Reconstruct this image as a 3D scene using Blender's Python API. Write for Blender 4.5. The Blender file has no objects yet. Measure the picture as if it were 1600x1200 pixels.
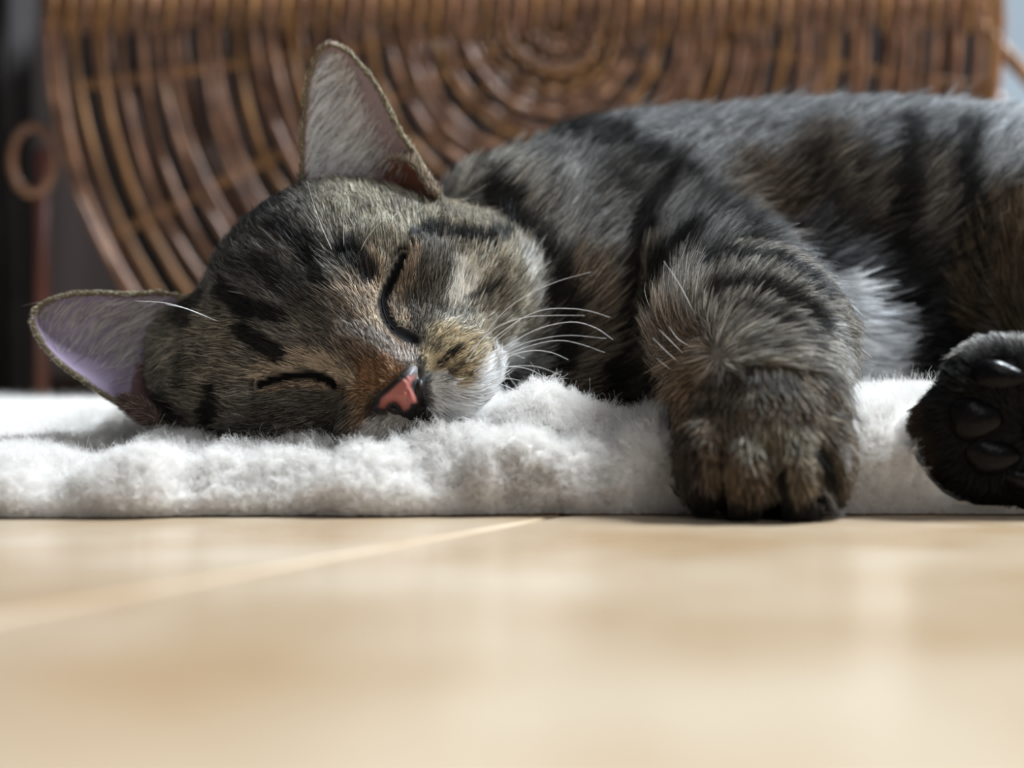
import bpy, bmesh, math, random
import numpy as np
from mathutils import Vector, kdtree

rng = np.random.default_rng(7)
random.seed(7)
scene = bpy.context.scene
COL = scene.collection

# ------------------------------------------------------------------ camera
FOC = 1600 * 50.0 / 36.0          # focal length in pixels of the 1600 wide frame
CAM_Z = 0.037
cam_data = bpy.data.cameras.new('camera')
cam_data.lens = 50.0
cam_data.sensor_width = 36.0
cam_data.clip_start = 0.01
cam_data.dof.use_dof = True
cam_data.dof.focus_distance = 0.432
cam_data.dof.aperture_fstop = 4.9
cam = bpy.data.objects.new('camera', cam_data)
COL.objects.link(cam)
cam.location = (0, 0, CAM_Z)
cam.rotation_euler = (math.pi / 2, 0, 0)
scene.camera = cam

# ------------------------------------------------------------------ light and exposure
world = bpy.data.worlds.new('world')
scene.world = world
world.use_nodes = True
bg = world.node_tree.nodes['Background']
bg.inputs['Color'].default_value = (0.86, 0.93, 1.0, 1)
bg.inputs['Strength'].default_value = 0.20


def area_light(name, loc, target, size, size_y, power, color):
    d = bpy.data.lights.new(name, 'AREA')
    d.shape = 'RECTANGLE'
    d.size = size
    d.size_y = size_y
    d.energy = power
    d.color = color
    o = bpy.data.objects.new(name, d)
    COL.objects.link(o)
    o.location = loc
    o.rotation_euler = (Vector(target) - Vector(loc)).to_track_quat('-Z', 'Y').to_euler()
    return o


area_light('window_light', (1.00, 0.68, 1.32), (0.0, 0.45, 0.05), 0.40, 0.55, 100.0, (0.84, 0.93, 1.0))
area_light('front_fill_light', (0.9, -1.3, 1.5), (0.0, 0.5, 0.05), 0.9, 1.1, 12.5, (0.97, 0.98, 1.0))  # added fill from the front, no window known there

scene.view_settings.view_transform = 'Standard'
scene.view_settings.look = 'None'
scene.view_settings.gamma = 1.0
scene.view_settings.use_curve_mapping = False
scene.view_settings.exposure = 0.0
scene.cycles.use_adaptive_sampling = False
scene.cycles.max_bounces = 8
scene.cycles.diffuse_bounces = 4
scene.cycles.transparent_max_bounces = 8


# ------------------------------------------------------------------ helpers
def W(px, py, y):
    """point of the place that lies in the direction of a photo pixel, at depth y"""
    return np.array(((px - 800.0) / FOC * y, y, CAM_Z - (py - 600.0) / FOC * y))


def to_px(p):
    px = 800.0 + p[:, 0] / p[:, 1] * FOC
    py = 600.0 + (CAM_Z - p[:, 2]) / p[:, 1] * FOC
    return px, py


def lin(r, g, b):
    f = lambda c: (c / 255 / 12.92) if c / 255 <= 0.04045 else ((c / 255 + 0.055) / 1.055) ** 2.4
    return (f(r), f(g), f(b))


def hash3(i, j, k, seed):
    h = (i.astype(np.int64) * 374761393 + j.astype(np.int64) * 668265263 + k.astype(np.int64) * 2147483647 + seed * 1274126177)
    h = (h ^ (h >> 13)) * 1274126177
    h = h ^ (h >> 16)
    return ((h & 0xFFFFFF) / float(0xFFFFFF)) * 2.0 - 1.0


def vnoise(p, freq, seed=0):
    q = p * freq
    i = np.floor(q).astype(np.int64)
    f = q - i
    f = f * f * (3 - 2 * f)
    out = 0.0
    for a in (0, 1):
        wa = f[:, 0] if a else 1 - f[:, 0]
        for b in (0, 1):
            wb = f[:, 1] if b else 1 - f[:, 1]
            for c in (0, 1):
                wc = f[:, 2] if c else 1 - f[:, 2]
                out = out + wa * wb * wc * hash3(i[:, 0] + a, i[:, 1] + b, i[:, 2] + c, seed)
    return out


def vnoise3(p, freq, seed=0):
    return np.stack([vnoise(p, freq, seed + 11 * k) for k in range(3)], 1)


def link(name, data, mats=(), parent=None):
    o = bpy.data.objects.new(name, data)
    COL.objects.link(o)
    for m in mats:
        data.materials.append(m)
    if parent is not None:
        o.parent = parent
    return o


def mesh_obj(name, verts, faces, mat, parent=None, smooth=True):
    me = bpy.data.meshes.new(name)
    me.from_pydata([tuple(map(float, v)) for v in verts], [], faces)
    if smooth:
        me.polygons.foreach_set('use_smooth', [True] * len(me.polygons))
    me.update()
    return link(name, me, [mat] if mat else [], parent)


def tag(o, label=None, cat=None, group=None, kind=None):
    if label: o['label'] = label
    if cat: o['category'] = cat
    if group: o['group'] = group
    if kind: o['kind'] = kind
    return o


def empty(name, loc):
    o = bpy.data.objects.new(name, None)
    COL.objects.link(o)
    o.location = loc
    return o


def tube(pts, radii, n=8, closed=False):
    """verts and faces of a round tube along pts"""
    pts = np.asarray(pts, float)
    m = len(pts)
    radii = np.full(m, radii) if np.isscalar(radii) else np.asarray(radii, float)
    tan = np.roll(pts, -1, 0) - np.roll(pts, 1, 0)
    if not closed:
        tan[0] = pts[1] - pts[0]
        tan[-1] = pts[-1] - pts[-2]
    tan /= np.linalg.norm(tan, axis=1)[:, None] + 1e-12
    ref = np.array((0.0, 1.0, 0.0))
    if abs(tan[0] @ ref) > 0.9:
        ref = np.array((1.0, 0, 0))
    u = ref - (ref @ tan[0]) * tan[0]
    u /= np.linalg.norm(u)
    vs = []
    for i in range(m):
        u = u - (u @ tan[i]) * tan[i]
        u /= np.linalg.norm(u) + 1e-12
        w = np.cross(tan[i], u)
        for a in range(n):
            t = 2 * math.pi * a / n
            vs.append(pts[i] + radii[i] * (math.cos(t) * u + math.sin(t) * w))
    fs = []
    for i in range(m if closed else m - 1):
        j = (i + 1) % m
        for a in range(n):
            b = (a + 1) % n
            fs.append((i * n + a, i * n + b, j * n + b, j * n + a))
    if not closed:
        fs.append(tuple(range(n - 1, -1, -1)))
        fs.append(tuple((m - 1) * n + a for a in range(n)))
    return vs, fs


def resample(poly, n):
    poly = np.asarray(poly, float)
    d = np.r_[0, np.cumsum(np.linalg.norm(np.diff(poly, axis=0), axis=1))]
    t = np.linspace(0, d[-1], n)
    return np.stack([np.interp(t, d, poly[:, k]) for k in range(poly.shape[1])], 1)


def smooth_line(poly, n):
    """Catmull-Rom through the points"""
    p = np.asarray(poly, float)
    p = np.vstack([2 * p[0] - p[1], p, 2 * p[-1] - p[-2]])
    out = []
    m = len(p) - 3
    for q in np.linspace(0, m, n):
        i = min(int(q), m - 1)
        t = q - i
        a, b, c, d = p[i], p[i + 1], p[i + 2], p[i + 3]
        out.append(0.5 * ((2 * b) + (c - a) * t + (2 * a - 5 * b + 4 * c - d) * t * t + (3 * b - a - 3 * c + d) * t ** 3))
    return np.array(out)


# ------------------------------------------------------------------ materials
def nodes_of(name):
    m = bpy.data.materials.new(name)
    m.use_nodes = True
    nt = m.node_tree
    return m, nt, nt.nodes['Principled BSDF']


def noise_mat(name, c1, c2, scale, rough=0.6, bump=0.0, bump_scale=None, spec=0.5, stretch=None, detail=4.0, pos=(0.35, 0.65)):
    m, nt, b = nodes_of(name)
    tc = nt.nodes.new('ShaderNodeTexCoord')
    mp = nt.nodes.new('ShaderNodeMapping')
    if stretch: mp.inputs['Scale'].default_value = stretch
    nz = nt.nodes.new('ShaderNodeTexNoise')
    nz.inputs['Scale'].default_value = scale
    nz.inputs['Detail'].default_value = detail
    cr = nt.nodes.new('ShaderNodeValToRGB')
    cr.color_ramp.elements[0].position = pos[0]
    cr.color_ramp.elements[1].position = pos[1]
    cr.color_ramp.elements[0].color = (*c1, 1)
    cr.color_ramp.elements[1].color = (*c2, 1)
    nt.links.new(tc.outputs['Object'], mp.inputs['Vector'])
    nt.links.new(mp.outputs[0], nz.inputs['Vector'])
    nt.links.new(nz.outputs['Fac'], cr.inputs['Fac'])
    nt.links.new(cr.outputs['Color'], b.inputs['Base Color'])
    b.inputs['Roughness'].default_value = rough
    b.inputs['Specular IOR Level'].default_value = spec
    if bump:
        n2 = nt.nodes.new('ShaderNodeTexNoise')
        n2.inputs['Scale'].default_value = bump_scale or scale
        bp = nt.nodes.new('ShaderNodeBump')
        bp.inputs['Strength'].default_value = bump
        bp.inputs['Distance'].default_value = 0.001
        nt.links.new(mp.outputs[0], n2.inputs['Vector'])
        nt.links.new(n2.outputs['Fac'], bp.inputs['Height'])
        nt.links.new(bp.outputs[0], b.inputs['Normal'])
    return m


def attr_mat(name, rough=0.6, spec=0.3):
    m, nt, b = nodes_of(name)
    a = nt.nodes.new('ShaderNodeAttribute')
    a.attribute_name = 'coat'
    nt.links.new(a.outputs['Color'], b.inputs['Base Color'])
    b.inputs['Roughness'].default_value = rough
    b.inputs['Specular IOR Level'].default_value = spec
    return m


def hair_mat(name, rough=0.45, spec=0.35, transl=0.25):
    m, nt, b = nodes_of(name)
    a = nt.nodes.new('ShaderNodeAttribute')
    a.attribute_name = 'coat'
    nt.links.new(a.outputs['Color'], b.inputs['Base Color'])
    b.inputs['Roughness'].default_value = rough
    b.inputs['Specular IOR Level'].default_value = spec
    tr = nt.nodes.new('ShaderNodeBsdfTranslucent')
    nt.links.new(a.outputs['Color'], tr.inputs['Color'])
    mx = nt.nodes.new('ShaderNodeMixShader')
    mx.inputs['Fac'].default_value = transl
    nt.links.new(b.outputs[0], mx.inputs[1])
    nt.links.new(tr.outputs[0], mx.inputs[2])
    nt.links.new(mx.outputs[0], nt.nodes['Material Output'].inputs['Surface'])
    return m


M_tile = noise_mat('beige_tile', lin(158, 132, 102), lin(183, 166, 144), 13.0, rough=0.22, bump=0.06, bump_scale=60, spec=0.45)
M_grout = noise_mat('pale_grout', lin(140, 134, 126), lin(152, 147, 140), 300.0, rough=0.8)
M_wall = noise_mat('grey_plaster', lin(112, 120, 127), lin(120, 128, 135), 6.0, rough=0.9)
M_cane = noise_mat('brown_cane', lin(90, 59, 42), lin(136, 96, 70), 60.0, rough=0.32, spec=0.5, stretch=(1, 1, 1))
M_cane_pale = noise_mat('tan_cane', lin(100, 68, 40), lin(138, 98, 60), 40.0, rough=0.4, spec=0.3)
M_gap_dark = noise_mat('dark_gap_shell', lin(14, 9, 8), lin(34, 23, 17), 70.0, rough=0.8)
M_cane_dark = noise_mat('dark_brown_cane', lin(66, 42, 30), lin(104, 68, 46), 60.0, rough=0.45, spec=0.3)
M_red_wood = noise_mat('red_brown_wood', lin(70, 34, 24), lin(92, 46, 32), 20.0, rough=0.4)
M_dark_wood = noise_mat('dark_wood', lin(44, 36, 34), lin(74, 63, 59), 5.0, rough=0.6, stretch=(6, 1, 0.6))
M_dark_cloth = noise_mat('dark_cloth', lin(34, 29, 29), lin(52, 47, 47), 14.0, rough=0.9)
M_wool_base = noise_mat('cream_wool_base', lin(226, 222, 216), lin(238, 236, 233), 80.0, rough=0.95, spec=0.1)
M_leather = noise_mat('tan_hide', lin(120, 88, 60), lin(150, 112, 78), 60.0, rough=0.7)
M_skin = attr_mat('cat_skin', 0.7, 0.05)
M_nose = attr_mat('nose_leather', 0.48, 0.3)
M_pad = noise_mat('black_pad', lin(6, 5, 6), lin(13, 11, 11), 400.0, rough=0.26, bump=0.2, bump_scale=900, spec=0.09)
M_lid = noise_mat('black_eyelid', lin(10, 9, 9), lin(18, 15, 14), 200.0, rough=0.8, spec=0.08)
M_fur = hair_mat('tabby_fur', 0.42, 0.22, 0.18)
M_wool = hair_mat('white_wool', 0.7, 0.15, 0.35)
M_whisker = noise_mat('white_whisker', (0.82, 0.83, 0.85), (0.9, 0.9, 0.92), 100.0, rough=0.3)
M_whisker_dark = noise_mat('black_whisker', (0.01, 0.01, 0.01), (0.03, 0.028, 0.025), 100.0, rough=0.3)


# ------------------------------------------------------------------ floor of tiles with recessed joints
def build_floor():
    root = mesh_obj('floor', [(-1.6, -0.6, -0.012), (1.9, -0.6, -0.012), (1.9, 1.75, -0.012), (-1.6, 1.75, -0.012),
                              (-1.6, -0.6, -0.0008), (1.9, -0.6, -0.0008), (1.9, 1.75, -0.0008), (-1.6, 1.75, -0.0008)],
                    [(3, 2, 1, 0), (4, 5, 6, 7), (0, 1, 5, 4), (1, 2, 6, 5), (2, 3, 7, 6), (3, 0, 4, 7)], M_grout, smooth=False)
    tag(root, kind='structure')
    p1 = W(842, 812, CAM_Z * FOC / 212)
    p2 = W(0, 965, CAM_Z * FOC / 365)
    d = (p1 - p2)[:2]
    d /= np.linalg.norm(d)
    ang = math.atan2(d[1], d[0])
    size, joint = 0.33, 0.0017
    h = (size - joint) / 2
    b = 0.0012
    vs = [(-h, -h, -.006), (h, -h, -.006), (h, h, -.006), (-h, h, -.006),
          (-h, -h, -b), (h, -h, -b), (h, h, -b), (-h, h, -b),
          (-h + b, -h + b, 0), (h - b, -h + b, 0), (h - b, h - b, 0), (-h + b, h - b, 0)]
    fs = [(3, 2, 1, 0), (8, 9, 10, 11)]
    for r in (0, 4):
        for i in range(4):
            j = (i + 1) % 4
            fs.append((r + i, r + j, r + 4 + j, r + 4 + i))
    me = bpy.data.meshes.new('tile')
    me.from_pydata(vs, [], fs)
    me.materials.append(M_tile)
    n = np.array((-d[1], d[0]))
    # the joint through p1 / p2 is the edge between two tile rows
    for i in range(-6, 7):
        for j in range(-6, 7):
            c = p1[:2] + d * (i * size - 0.12) + n * ((j + 0.5) * size)
            if not (-1.35 < c[0] < 1.65 and -0.4 < c[1] < 1.5):
                continue
            o = bpy.data.objects.new('tile', me)
            COL.objects.link(o)
            o.location = (c[0], c[1], 0.0)
            o.rotation_euler = (0, 0, ang)
            o.parent = root
    return root


build_floor()
wall = mesh_obj('wall_back', [(-1.6, 1.75, -.012), (1.9, 1.75, -.012), (1.9, 1.75, 1.6), (-1.6, 1.75, 1.6),
                              (-1.6, 1.85, -.012), (1.9, 1.85, -.012), (1.9, 1.85, 1.6), (-1.6, 1.85, 1.6)],
                [(0, 1, 2, 3), (5, 4, 7, 6), (4, 0, 3, 7), (1, 5, 6, 2), (3, 2, 6, 7), (4, 5, 1, 0)], M_wall, smooth=False)
tag(wall, kind='structure')


# ------------------------------------------------------------------ wicker basket
def build_wicker():
    Y = 0.80
    s = Y / FOC
    root = empty('wicker_basket', (0.03, Y, 0.0))
    tag(root, 'brown wicker basket of concentric canes standing upright behind the cat', 'basket')
    off = -np.array((0.03, Y, 0.0))
    cx, cy = 870.0, 30.0

    def part(name, pts, r, mat, n=7, closed=False):
        v, f = tube(np.asarray(pts) + off, r, n, closed)
        return mesh_obj(name, v, f, mat, root)

    floor_py = 600 + CAM_Z / s
    for layer, dy in ((0, 0.0), (1, 0.022)):
        radii, r = [784.0, 794.0], 34.0 if layer == 0 else 44.0
        while r < 775:
            radii.append(r + random.uniform(-7, 7))
            r += (17 + 14 * min(1, r / 420)) * (1.0 if layer == 0 else 0.8)
        for rr in radii:
            r = rr
            pts = []
            kx = 0.874
            for t in np.linspace(0, math.pi, 44):
                c, sn = math.cos(t), math.sin(t)
                x = cx + rr * (c * kx if c > 0 else c)
                y = cy + rr * sn
                wob = 3.5 * math.sin(5 * t + r) * (1 if layer == 0 else -1)
                pts.append((x, y, Y + dy + 0.0014 * math.sin(18 * t + (math.pi if int(rr / 9) % 2 else 0)) + random.uniform(-.0004, .0004), wob))
            top = [(pts[0][0], cy - q, Y + dy, 0) for q in (60, 30)]
            bot = [(pts[-1][0], cy - q, Y + dy, 0) for q in (30, 60)]
            P = [W(a + w, b, yy) for a, b, yy, w in top + pts + bot]
            P = [p for p in P if p[2] > 0.006]
            # split where the floor cuts the arc
            runs, run = [], []
            full = [W(a + w, b, yy) for a, b, yy, w in top + pts + bot]
            for p in full:
                if p[2] > 0.005:
                    run.append(p)
                elif run:
                    runs.append(run); run = []
            if run: runs.append(run)
            for q in runs:
                if len(q) > 3:
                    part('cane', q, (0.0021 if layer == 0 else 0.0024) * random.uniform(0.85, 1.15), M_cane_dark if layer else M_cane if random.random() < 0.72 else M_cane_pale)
    # ribs running out from the centre
    for a in (172, 154, 136, 116, 90, 64, 44, 26, 8):
        t = math.radians(a)
        pts = []
        for q in np.linspace(10, 765, 26):
            x = cx + q * (math.cos(t) * (0.874 if math.cos(t) > 0 else 1))
            p = W(x, cy + q * math.sin(t), Y + 0.005)
            if p[2] > 0.004: pts.append(p)
        part('rib', pts, 0.0028, M_cane_pale)
    # rim of wound canes along the top, round at its right end
    for k, (yy, rad, dy) in enumerate(((-14, .0050, .004), (4, .0044, .003), (19, .0038, .004), (31, .0030, .005))):
        pts = [W(72 + 6 * k, yy + 4, Y + dy + .01), W(90, yy, Y + dy)] + \
              [W(x, yy + 1.5 * math.sin(x * .05 + k), Y + dy) for x in range(130, 1500, 40)] + \
              [W(1532 - 4 * k, yy, Y + dy), W(1547 - 4 * k, yy + 8, Y + dy + .012)]
        part('rim', pts, rad, M_cane_pale if k % 2 else M_cane, 8)
    # upright wrapping strips round the rim
    for x in range(84, 1540, 26):
        pts = [W(x + 3, -26, Y), W(x + 1, -10, Y - .0035), W(x, 8, Y - .0040), W(x - 1, 26, Y - .0025), W(x - 2, 52, Y + .001)]
        part('wrapping', pts, 0.0018 * random.uniform(.8, 1.25), M_cane_pale if random.random() < .5 else M_cane, 6)
    # shell added behind the canes, coloured near black for the shaded gaps
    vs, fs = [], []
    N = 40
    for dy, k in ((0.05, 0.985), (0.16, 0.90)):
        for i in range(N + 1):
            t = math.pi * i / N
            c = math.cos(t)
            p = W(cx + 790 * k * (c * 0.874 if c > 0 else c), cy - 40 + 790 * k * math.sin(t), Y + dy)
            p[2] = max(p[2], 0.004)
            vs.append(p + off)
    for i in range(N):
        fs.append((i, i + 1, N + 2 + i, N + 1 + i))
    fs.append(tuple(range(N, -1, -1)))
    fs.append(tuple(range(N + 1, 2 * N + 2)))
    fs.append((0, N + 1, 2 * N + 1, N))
    mesh_obj('gap_shell', vs, fs, M_gap_dark, root, smooth=False)
    # hoop handle at the left and slanting brace at the right
    pts = [W(52 + 33 * math.cos(t), 250 + 52 * math.sin(t), Y + .004) for t in np.linspace(0, 2 * math.pi, 28)[:-1]]
    part('hoop', pts, 0.0026, M_cane, 8, closed=True)
    part('brace', [W(1530, 38, Y + .012), W(1570, 82, Y + .012), W(1640, 158, Y + .012), W(1790, 330, Y + .014)], 0.0046, M_cane_pale, 8)
    part('brace', [W(1538, 120, Y + .012), W(1560, 172, Y + .012), W(1605, 200, Y + .012), W(1720, 320, Y + .014)], 0.006, M_cane, 8)
    part('post', [W(66, 235, Y + .01), W(66, 450, Y + .01), W(66, 696, Y + .01)], 0.0040, M_red_wood, 8)
    return root


build_wicker()

# dark furniture and cloth at the far left
def box(name, x0, x1, y0, y1, z0, z1, mat, parent=None, bev=0.004):
    bm = bmesh.new()
    bmesh.ops.create_cube(bm, size=1)
    for v in bm.verts:
        v.co = ((x0 + x1) / 2 + v.co.x * (x1 - x0), (y0 + y1) / 2 + v.co.y * (y1 - y0), (z0 + z1) / 2 + v.co.z * (z1 - z0))
    bmesh.ops.bevel(bm, geom=bm.edges[:], offset=bev, segments=2, affect='EDGES')
    me = bpy.data.meshes.new(name)
    bm.to_mesh(me)
    bm.free()
    return link(name, me, [mat], parent)


cab = empty('dark_cabinet', (-0.55, 1.2, 0.0))
tag(cab, 'dark brown wooden cabinet behind the left end of the wicker basket', 'cabinet')
for nm, a in (('body', (-0.42, 0.40, -0.12, 0.2, 0.03, 0.75)), ('plinth', (-0.40, 0.38, -0.10, 0.19, 0.0, 0.03)),
              ('door', (-0.41, -0.012, -0.138, -0.121, 0.04, 0.74)), ('door', (-0.008, 0.39, -0.138, -0.121, 0.04, 0.74))):
    box(nm, *a, M_dark_wood, cab)


def build_cloth():
    vs, fs = [], []
    nx, nz = 60, 10
    x0, x1 = W(-170, 0, .92)[0], W(46, 0, .92)[0]
    for side in (0, 1):
        for i in range(nx + 1):
            t = i / nx
            for j in range(nz + 1):
                u = j / nz
                fold = 0.011 * math.sin(t * 26 + 0.6 * math.sin(u * 5)) + 0.005 * math.sin(t * 57 + u * 3)
                vs.append((x0 + (x1 - x0) * t + 0.004 * math.sin(u * 9 + t * 8), 0.92 + fold + side * .003, 0.002 + 0.62 * u))
    m = (nx + 1) * (nz + 1)
    for side in (0, 1):
        for i in range(nx):
            for j in range(nz):
                a = side * m + i * (nz + 1) + j
                q = (a, a + nz + 1, a + nz + 2, a + 1)
                fs.append(q if side == 0 else q[::-1])
    o = mesh_obj('hanging_cloth', vs, fs, M_dark_cloth)
    tag(o, 'dark grey cloth hanging in soft folds left of the wicker basket', 'cloth')


build_cloth()


# ------------------------------------------------------------------ hair curves
def make_hair(name, pts, rad, colors, mat, parent):
    """pts (N,K,3), rad (N,K), colors (N,K,3)"""
    n, k, _ = pts.shape
    cu = bpy.data.hair_curves.new(name)
    cu.add_curves([k] * n)
    cu.points.foreach_set('position', pts.astype(np.float32).ravel())
    a = cu.attributes.get('radius') or cu.attributes.new('radius', 'FLOAT', 'POINT')
    a.data.foreach_set('value', rad.astype(np.float32).ravel())
    c = cu.attributes.new('coat', 'FLOAT_COLOR', 'POINT')
    c.data.foreach_set('color', np.concatenate([colors, np.ones((n, k, 1))], 2).astype(np.float32).ravel())
    o = link(name, cu, [mat], parent)
    o['kind'] = 'stuff'
    return o


def tri_sample(V, T, count_per_tri_density, rngl):
    """random points on triangles; density per triangle in 1/m2"""
    a, b, c = V[T[:, 0]], V[T[:, 1]], V[T[:, 2]]
    area = 0.5 * np.linalg.norm(np.cross(b - a, c - a), axis=1)
    w = area * count_per_tri_density
    n = int(w.sum())
    cum = np.cumsum(w)
    idx = np.searchsorted(cum, rngl.random(n) * cum[-1])
    idx = np.minimum(idx, len(T) - 1)
    r1 = np.sqrt(rngl.random(n))
    r2 = rngl.random(n)
    bary = np.stack([1 - r1, r1 * (1 - r2), r1 * r2], 1)
    return idx, bary


def clump_of(P, density_per_m2_pick, weight=None):
    """for every root the index of the root that leads its tuft; leaders lie about evenly over the surface"""
    n = len(P)
    cell = 1.0 / math.sqrt(density_per_m2_pick)
    jit = rng.permutation(n)
    key = np.floor(P[jit] / cell).astype(np.int64)
    code = key[:, 0] * 73856093 ^ key[:, 1] * 19349663 ^ key[:, 2] * 83492791
    _, first = np.unique(code, return_index=True)
    lead = jit[first]
    kd = kdtree.KDTree(len(lead))
    for i, k in enumerate(lead): kd.insert(P[k], i)
    kd.balance()
    near = np.fromiter((kd.find(p)[1] for p in P), int, n)
    return lead[near], near


# ------------------------------------------------------------------ sheepskin rug
RUG_TOP = np.array([(-600, .0125), (0, .0125), (250, .013), (330, .0125), (500, .0145), (640, .0130), (700, .0160), (760, .019), (840, .0265),
                    (900, .0195), (960, .0175), (1020, .0235), (1200, .030), (1350, .031), (1450, .032), (2600, .032)])


def build_rug():
    nx, nf, nt = 420, 30, 80
    xs = np.linspace(-0.34, 0.56, nx)
    pts = []
    for x in xs:
        px = 800 + x / 0.43 * FOC
        h = np.interp(px, RUG_TOP[:, 0], RUG_TOP[:, 1])
        front = 0.398 + 0.004 * math.sin(x * 21 + 1.0) + 0.002 * math.sin(x * 63)
        if px > 1000:
            front += 0.004 * min(1, (px - 1000) / 200)
        dep = 0.026
        row = []
        for i in range(nf):
            t = i / (nf - 1) * math.pi / 2
            y = front + dep * (1 - math.sin(t) ** 0.9) * 0 + dep * (1 - math.cos(t)) ** 1.0
            z = h * math.sin(t) ** 0.8
            y -= 0.004 * math.sin(2 * t)
            row.append((x, y, max(z, .0005)))
        y0 = row[-1][1]
        for j in range(1, nt + 1):
            u = j / nt
            y = y0 + (0.76 - y0) * u
            # the lie of the pile behind: pressed down under the head, standing behind it
            back = 0.0225 + 0.002 * math.sin(x * 30 + y * 22)
            k = min(1, max(0, (y - 0.45) / 0.07))
            k = k * k * (3 - 2 * k)
            z = h * (1 - k) + back * k
            if u > 0.9: z *= math.sqrt(max(0, 1 - ((u - 0.9) / 0.1) ** 2)) * 0.97 + 0.03
            row.append((x, y, z))
        pts.append(row)
    P = np.array(pts)
    K = P.shape[1]
    # woolly lumps along the normal
    du = np.gradient(P, axis=0)
    dv = np.gradient(P, axis=1)
    N = np.cross(du, dv)
    N /= np.linalg.norm(N, axis=2)[:, :, None] + 1e-12
    flat = P.reshape(-1, 3)
    pxl = 800 + flat[:, 0] / 0.43 * FOC
    amp = np.interp(pxl, [-300, 150, 300, 900, 985, 1060, 2000], [.4, .7, 1, 1.25, 1.0, .25, .25])
    hz = np.clip(flat[:, 2] / 0.014, 0, 1)
    lump = 0.0050 * vnoise(flat, 48, 3) + 0.0075 * (0.45 - np.abs(vnoise(flat, 78, 5))) + 0.0034 * (0.45 - np.abs(vnoise(flat, 190, 6))) + 0.0016 * vnoise(flat, 380, 9)
    flat = flat + N.reshape(-1, 3) * (lump * amp * (0.15 + 0.85 * hz))[:, None]
    # pressed flat where the cat lies on it
    flat[:, 2] = np.minimum(flat[:, 2], cat_underside(flat) - 0.0010)
    flat[:, 2] = np.maximum(flat[:, 2], 0.0005)
    faces = []
    for i in range(nx - 1):
        for j in range(K - 1):
            a = i * K + j
            faces.append((a, a + K, a + K + 1, a + 1))
    V = flat
    # underside so that the rug is a closed body
    base = len(V)
    under = [(x, 0.404, 0.0004) for x in xs] + [(x, 0.755, 0.0004) for x in xs]
    V2 = np.vstack([V, np.array(under)])
    f2 = list(faces)
    for i in range(nx - 1):
        f2.append((base + i, base + i + 1, (i + 1) * K, i * K))
        f2.append((base + nx + i + 1, base + nx + i, i * K + K - 1, (i + 1) * K + K - 1))
        f2.append((base + i + 1, base + i, base + nx + i, base + nx + i + 1))
    root = mesh_obj('sheepskin_rug', V2, f2, M_wool_base)
    tag(root, 'thick white sheepskin rug lying on the beige tiles under the cat', 'rug')
    box('hide_backing', -0.335, 0.55, 0.4025, 0.75, 0.0, 0.0008, M_leather, root, bev=.0002)

    # wool
    Q = np.array(faces)
    T = np.vstack([Q[:, [0, 1, 2]], Q[:, [0, 2, 3]]])
    c = V[T].mean(1)
    px, py = to_px(c)
    dens = np.where(c[:, 1] < 0.47, 8.0e6, np.where(c[:, 1] < 0.56, 2.2e6, 0.8e6))
    dens = np.where((px < -60) | (px > 1660), dens * 0.15, dens)
    dens = np.where(cat_underside(c) < c[:, 2] + 0.0025, 0.0, dens)
    idx, bary = tri_sample(V, T, dens, rng)
    tri = V[T[idx]]
    root_p = (tri * bary[:, :, None]).sum(1)
    nrm = np.cross(tri[:, 1] - tri[:, 0], tri[:, 2] - tri[:, 0])
    nrm /= np.linalg.norm(nrm, axis=1)[:, None] + 1e-12
    n = len(root_p)
    px, py = to_px(root_p)
    curl = np.interp(px, [0, 200, 950, 1040, 1700], [.8, 1, 1, .55, .45])
    lng = (0.0030 + 0.0036 * rng.random(n)) * np.interp(root_p[:, 2], [0, .008, .02], [.45, .8, 1.0])
    lng *= np.where(rng.random(n) < 0.03, 1.7, 1.0)
    K2 = 6
    cl, _ = clump_of(root_p, 5e5)
    d = nrm + 0.55 * vnoise3(root_p, 170, 21) * curl[:, None] + 0.35 * rng.normal(size=(n, 3)) * curl[:, None]
    d[:, 2] -= 0.25 * (root_p[:, 2] < 0.012)
    d /= np.linalg.norm(d, axis=1)[:, None]
    s = np.linspace(0, 1, K2)
    pts = root_p[:, None, :] + d[:, None, :] * (lng[:, None] * s[None, :])[:, :, None]
    q = rng.normal(size=(n, 3)); q -= (q * d).sum(1)[:, None] * d
    q /= np.linalg.norm(q, axis=1)[:, None] + 1e-9
    w = np.cross(d, q)
    ph = rng.random(n) * 6.28
    fr = 5 + 5 * rng.random(n)
    am = (0.0006 + 0.0008 * rng.random(n)) * curl
    ang = ph[:, None] + fr[:, None] * s[None, :]
    pts += (q[:, None, :] * np.cos(ang)[:, :, None] + w[:, None, :] * np.sin(ang)[:, :, None]) * (am[:, None] * s[None, :] ** 0.7)[:, :, None]
    pull = (0.75 * s ** 1.2)[None, :, None] * np.clip(curl, 0, 1)[:, None, None] * (rng.random(n) < .8)[:, None, None]
    pts = pts + (pts[cl] - pts) * pull * 0.8
    pts[:, :, 2] = np.maximum(pts[:, :, 2], 0.0006)
    rad = np.full((n, K2), 0.000034) * np.linspace(1, 0.6, K2)[None, :]
    colr = np.ones((n, K2, 3)) * np.array((0.87, 0.845, 0.82)) * (0.92 + 0.08 * rng.random(n))[:, None, None]
    make_hair('wool', pts, rad, colr, M_wool, root)
    return V



# ------------------------------------------------------------------ the cat: one body grown as a smooth implicit surface
VOX = 0.0011
LO = np.array((-0.185, 0.372, 0.0))
HI = np.array((0.385, 0.665, 0.165))
DIM = np.ceil((HI - LO) / VOX).astype(int) + 1
F = np.full(DIM, 0.03, np.float32)
PRIMS = []


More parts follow.
